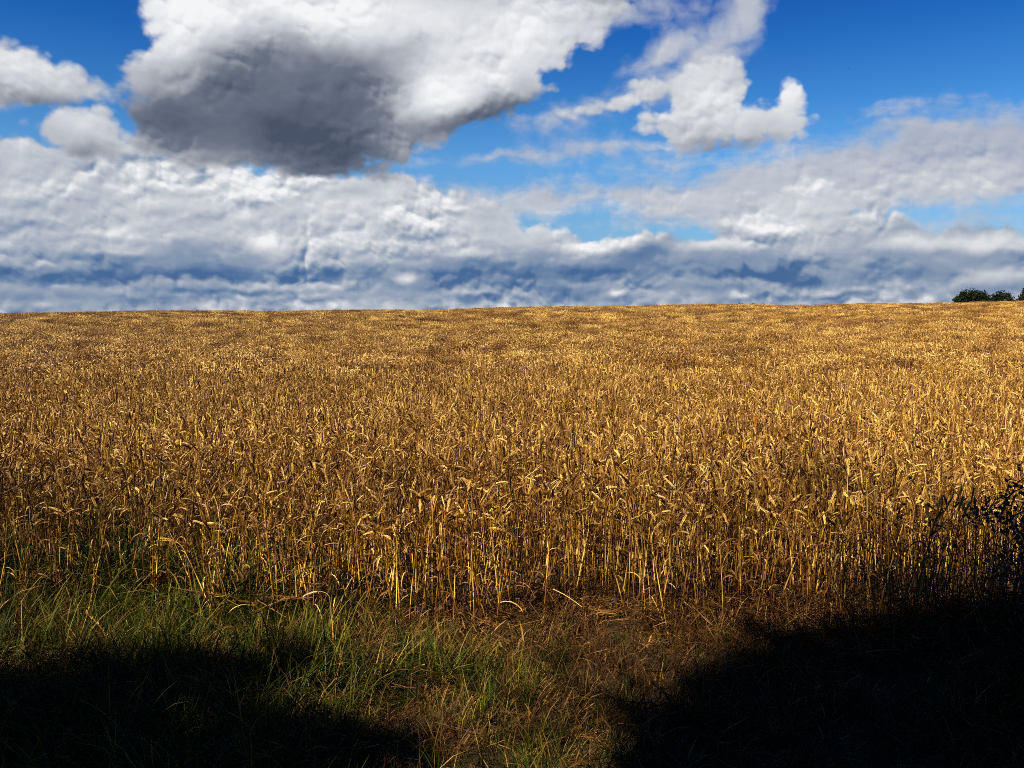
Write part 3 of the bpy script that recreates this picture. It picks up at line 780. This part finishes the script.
# hedgerow trees behind the photographer: their shade lies over the foreground
HY = -2.0                                        # the row stands along this line
KX, KY = SUN_DIR.x / SUN_DIR.z, SUN_DIR.y / SUN_DIR.z      # ground shift of a shadow per metre of height
def caster(X, y, rX, ry):
    """crown lobe over the hedge line whose shade falls round the ground point (X, y)"""
    h = (y - HY) / -KY
    return (X + KX * h, h, rX, ry / -KY)
def hedge_tree(seed, label, spots, airy=()):
    lob = [caster(*s) for s in spots]
    x0 = sum(l[0] for l in lob) / len(lob); top = max(l[1] for l in lob)
    L = [(x - x0, 0, h, rx, 0.8, rz) for x, h, rx, rz in lob]
    Rh = random.Random(seed)
    for x, h, rx, rz in lob:          # outlying twigs break the outline
        for _ in range(16):
            a_ = Rh.uniform(-0.6, PI + 0.6); q_ = Rh.uniform(0.95, 1.32); s_ = Rh.uniform(0.08, 0.22)
            L.append((x - x0 + rx * q_ * math.cos(a_), 0, h + rz * q_ * math.sin(a_), s_ * 1.2, 0.3, s_))
    L += [(0.3 * math.sin(seed + i), 0, fh, 1.5, 0.9, 1.5) for i, fh in enumerate((1.3, 3.4, 5.4))]      # lower crown down to the ground
    area = sum(3.14 * l[3] * l[5] for l in L)
    thin_ = [(x - x0, 0, h, rx, 0.8, rz) for x, h, rx, rz in (caster(*s) for s in airy)]
    tree('hedgerow_tree', x0, HY, L, int(1500 * area), 0.13, M_HEDGE, top * 0.8, 0.14, label, 'tree', 'hedgerow trees behind the path', seed, 12, airy=thin_)
LB = 'dense dark hedgerow tree standing behind the photographer'
hedge_tree(41, LB, [(-6.5, 2.9, 1.3, 1.2), (-4.6, 2.3, 1.2, 1.0), (-5.6, 1.8, 1.4, 1.2)], [(-4.5, 3.9, 1.4, 1.0), (-3.4, 4.3, 1.0, 0.9), (-3.4, 5.5, 0.9, 0.6), (-3.6, 6.4, 1.4, 0.7)])
hedge_tree(42, LB, [(-3.1, 2.45, 0.85, 0.65), (-2.35, 2.4, 0.5, 0.6), (-2.9, 1.8, 1.1, 1.0)], [(-2.9, 3.8, 0.8, 0.8), (-2.5, 5.2, 0.5, 0.4), (-2.2, 5.9, 1.2, 0.8), (-1.6, 6.7, 1.3, 0.6)])
hedge_tree(43, LB, [(-1.98, 3.50, 0.20, 0.38), (-1.62, 3.52, 0.16, 0.40), (-1.2, 2.9, 0.2, 0.35), (-1.75, 2.4, 0.55, 0.7), (-1.9, 1.4, 1.0, 0.8)], [(-0.9, 3.4, 0.35, 0.45), (-1.5, 3.9, 0.5, 0.5), (-1.4, 3.4, 0.8, 0.7), (0.0, 6.3, 1.2, 0.5)])
hedge_tree(44, LB, [(1.08, 3.05, 0.38, 0.60), (1.32, 3.60, 0.36, 0.48), (1.68, 3.85, 0.45, 0.55), (1.0, 2.5, 0.6, 0.9), (1.5, 2.4, 0.8, 1.0), (0.9, 1.2, 0.9, 1.0)], [(0.6, 3.8, 0.5, 0.8), (1.2, 4.2, 0.8, 0.6), (0.9, 5.1, 0.45, 0.4), (1.6, 5.4, 0.8, 0.6)])
hedge_tree(45, LB, [(2.2, 4.18, 0.5, 0.58), (3.05, 4.5, 0.45, 0.65), (2.3, 2.9, 0.9, 1.0), (2.9, 2.8, 1.0, 1.2), (2.2, 1.4, 1.2, 1.0)], [(2.2, 4.6, 0.9, 0.7), (2.6, 5.9, 0.9, 0.7), (2.9, 6.8, 1.2, 0.7)])
hedge_tree(46, LB, [(4.8, 4.6, 0.7, 1.0), (4.3, 3.6, 1.3, 1.4), (4.0, 2.0, 1.3, 1.2)], [(4.3, 5.9, 0.8, 0.9)])
hedge_tree(47, LB, [(5.8, 5.2, 1.3, 1.2), (6.0, 3.2, 1.5, 1.5), (5.8, 1.6, 1.4, 1.2)])
hedge_tree(48, LB, [(8.2, 5.0, 1.5, 1.4), (8.4, 3.0, 1.6, 1.6), (8.0, 1.4, 1.5, 1.2)])

# ================================================================== bramble at the right border
def bramble(x, y, R_, canes, name, label):
    e = bpy.data.objects.new(name, None); col.objects.link(e); z0 = float(land(x, y)); e.location = (x, y, z0)
    for (dx, dy, hz, reach, az, nl) in canes:
        mb = MB(); fb = MB(); pts = []
        for i in range(9):
            t = i / 8; a = math.radians(az)
            pts.append(np.array([dx + reach * t * math.cos(a), dy + reach * t * math.sin(a), hz * math.sin(PI * (0.04 + 0.62 * t)) - hz * 0.12]) + R_.normal(size=3) * 0.012)
        tube(mb, pts, np.linspace(0.006, 0.002, 9), 5, 0.5)
        c = link('cane', mb.mesh('cane', [M_BARK]), e)
        for _ in range(nl):
            t = R_.uniform(0.8, 8); j = min(int(t), 7); q = pts[j] + (pts[j + 1] - pts[j]) * (t - j)
            d = nrm(R_.normal(size=3) + np.array([0, 0, 0.2])); q2 = q + d * R_.uniform(0.03, 0.07)
            tube(fb, [q, q2], 0.001, 3, 0.3)
            for s in (-1, 0, 1):      # three toothed leaflets
                b = nrm(np.cross(d, R_.normal(size=3))); dd = nrm(d + b * s * 1.1); L = R_.uniform(0.010, 0.024) * (1.2 if s == 0 else 1)
                sd = nrm(np.cross(dd, R_.normal(size=3)))
                ps = [q2 + dd * L * k for k in (0, 0.25, 0.55, 0.85, 1.0)]
                ribbon(fb, ps, [0.004, L * 0.55, L * 0.62, L * 0.25, 0.002], sd, R_.random(), 0, fold=0.25)
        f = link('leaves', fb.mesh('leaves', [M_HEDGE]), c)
    tag(e, label, 'bush'); return e
Rb = np.random.default_rng(8)
canes = []
for i in range(46):
    canes.append((Rb.uniform(-0.35, 0.55), Rb.uniform(-0.4, 0.4), Rb.uniform(0.45, 0.95), Rb.uniform(0.2, 0.6), Rb.uniform(0, 360), 60))
canes += [(0.0, -0.1, 1.18, 0.66, 176, 60), (0.05, -0.2, 1.50, 0.60, 172, 60), (0.1, 0.1, 1.05, 0.75, 178, 60), (0.2, 0, 1.6, 0.45, 160, 50)]
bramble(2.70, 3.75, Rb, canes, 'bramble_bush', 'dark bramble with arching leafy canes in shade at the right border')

# ================================================================== single things in the verge
def ground_at(px, py):
    d = ray(px, py); t = (CAM_Z) / -d.z
    return Vector((d.x * t, d.y * t, 0))
def on_ray(px, py, yd):
    d = ray(px, py); return Vector((0, 0, CAM_Z)) + d * (yd / d.y)
def straw(px0, py0, px1, py1, yd, label, bend=0.008, ear=False, yd2=None):
    a = on_ray(px0, py0, yd); b = on_ray(px1, py1, yd2 or yd)
    o = a; A = np.array([0, 0, 0.0]); B = np.array(b - a)
    mb = MB(); n = 6; up = np.array([0, 0, 1.0])
    pts = [A + (B - A) * t + up * bend * math.sin(PI * t) for t in np.linspace(0, 1, n)]
    tube(mb, pts, np.linspace(0.0021, 0.0015, n), 5, 0.95)
    s = link('fallen_straw', mb.mesh('fallen_straw', [M_LEAF])); s.location = o
    tag(s, label, 'straw', 'loose straws lying at the foot of the wheat')
straw(668, 632, 701, 654, 4.55, 'loose pale straw slanting down to the right just above the big shadow', yd2=4.45)
straw(553, 589, 582, 607, 4.80, 'short pale straw lying slantwise across the wheat stems near the middle', yd2=4.72)
straw(410, 710, 453, 732, 3.9, 'pale straw lying flat in the dark grass low in the photo', yd2=3.85)
straw(766, 630, 792, 612, 4.72, 'broken straw rising to the right at the edge of the big shadow', yd2=4.8)
straw(490, 628, 528, 608, 4.72, 'thin straw leaning right against the foot of the wheat', yd2=4.8)
straw(652, 597, 664, 624, 4.78, 'steep bright straw propped against the wheat, right of the middle', yd2=4.7)
straw(402, 615, 425, 603, 4.70, 'short bright straw at the border of green grass and wheat', yd2=4.72)

# dead seeding stem in the left grass
def dead_stem(px0, py0, px1, py1, yd, label, head=0.4, seed=4):
    R_ = random.Random(seed); a = on_ray(px0, py0, yd); b = on_ray(px1, py1, yd); B = np.array(b - a)
    e = bpy.data.objects.new('dead_stem', None); col.objects.link(e); e.location = a
    mb = MB(); pts = [B * t + np.array([0.03 * math.sin(PI * t), 0, 0]) for t in np.linspace(0, 1, 7)]
    tube(mb, pts, np.linspace(0.003, 0.0016, 7), 5, 0.55); link('stem', mb.mesh('stem', [M_STEM]), e)
    hb = MB()
    for i in range(40):
        t = 1 - head * R_.random(); q = B * t + np.array([0.03 * math.sin(PI * t), 0, 0])
        d = nrm(B + np.array([R_.gauss(0, .12), R_.gauss(0, .12), R_.gauss(0, .05)])); s = nrm(np.cross(d, [R_.gauss(0, 1), R_.gauss(0, 1), 0.3]))
        lozenge(hb, q, d, s, np.cross(d, s), R_.uniform(0.012, 0.022), 0.003, 0.003, 0.5 + 0.5 * R_.random(), 0)
    link('seed_head', hb.mesh('seed_head', [M_EAR]), e)
    tag(e, label, 'dead stem', 'dead stems in the left grass')
dead_stem(66, 668, 95, 566, 4.35, 'tall pale dead stem with bristly head leaning right in the left grass', 0.65, 4)
dead_stem(112, 655, 86, 612, 4.3, 'short pale dead stem leaning left in the left grass', 0.7, 6)

# one stray wheat plant in the grass with its ear hanging over
v = [q for q in VAR if q['kind'] == 'hooked'][0]
g0 = ground_at(334, 668); ear_end = v['pts'][1][-1]; turn = PI - math.atan2(ear_end[1], ear_end[0])
stalk((g0.x, g0.y, float(land(g0.x, g0.y))), (0, 0, turn), (1.0, 1.0, 0.62), v, 'single short wheat stalk with hanging pale ear standing in the green grass', 'stray wheat in the verge')

# ================================================================== bird far up in the right sky
def bird(px, py, dist):
    p = Vector((0, 0, CAM_Z)) + ray(px, py) * dist
    e = bpy.data.objects.new('bird', None); col.objects.link(e); e.location = p; e.rotation_euler = (0, 0, 0.6)
    mb = MB(); xs_ = [-0.16, -0.11, -0.04, 0.04, 0.10, 0.14, 0.17]; rr = [0.004, 0.02, 0.034, 0.032, 0.018, 0.016, 0.003]
    tube(mb, [np.array([x, 0, 0.01 * math.sin(x * 9)]) for x in xs_], rr, 8, 0.5)
    mb.add([(-0.15, 0, 0), (-0.25, -0.04, 0), (-0.23, 0, 0.002), (-0.25, 0.04, 0), (-0.15, 0, 0.01)], [(0, 1, 2, 4), (4, 2, 3, 0)], 0.4)
    link('body', mb.mesh('body', [M_FEATHER], True), e)
    for s in (-1, 1):
        wb = MB(); wb.add([(0.06, s * 0.02, 0.02), (-0.05, s * 0.02, 0.02), (0.08, s * 0.16, 0.07), (-0.06, s * 0.16, 0.06), (-0.02, s * 0.36, 0.03), (-0.09, s * 0.34, 0.03),
                          (0.06, s * 0.02, 0.032), (-0.05, s * 0.02, 0.024), (0.08, s * 0.16, 0.08), (-0.06, s * 0.16, 0.064)], [(0, 2, 3, 1), (2, 4, 5, 3), (6, 7, 9, 8), (8, 9, 5, 4), (0, 6, 8, 2), (2, 8, 4), (1, 3, 9, 7), (3, 5, 9)], 0.5)
        link('wing', wb.mesh('wing', [M_FEATHER]), e)
    tag(e, 'tiny dark bird gliding high in the clear blue sky', 'bird')
bird(848, 69, 190)
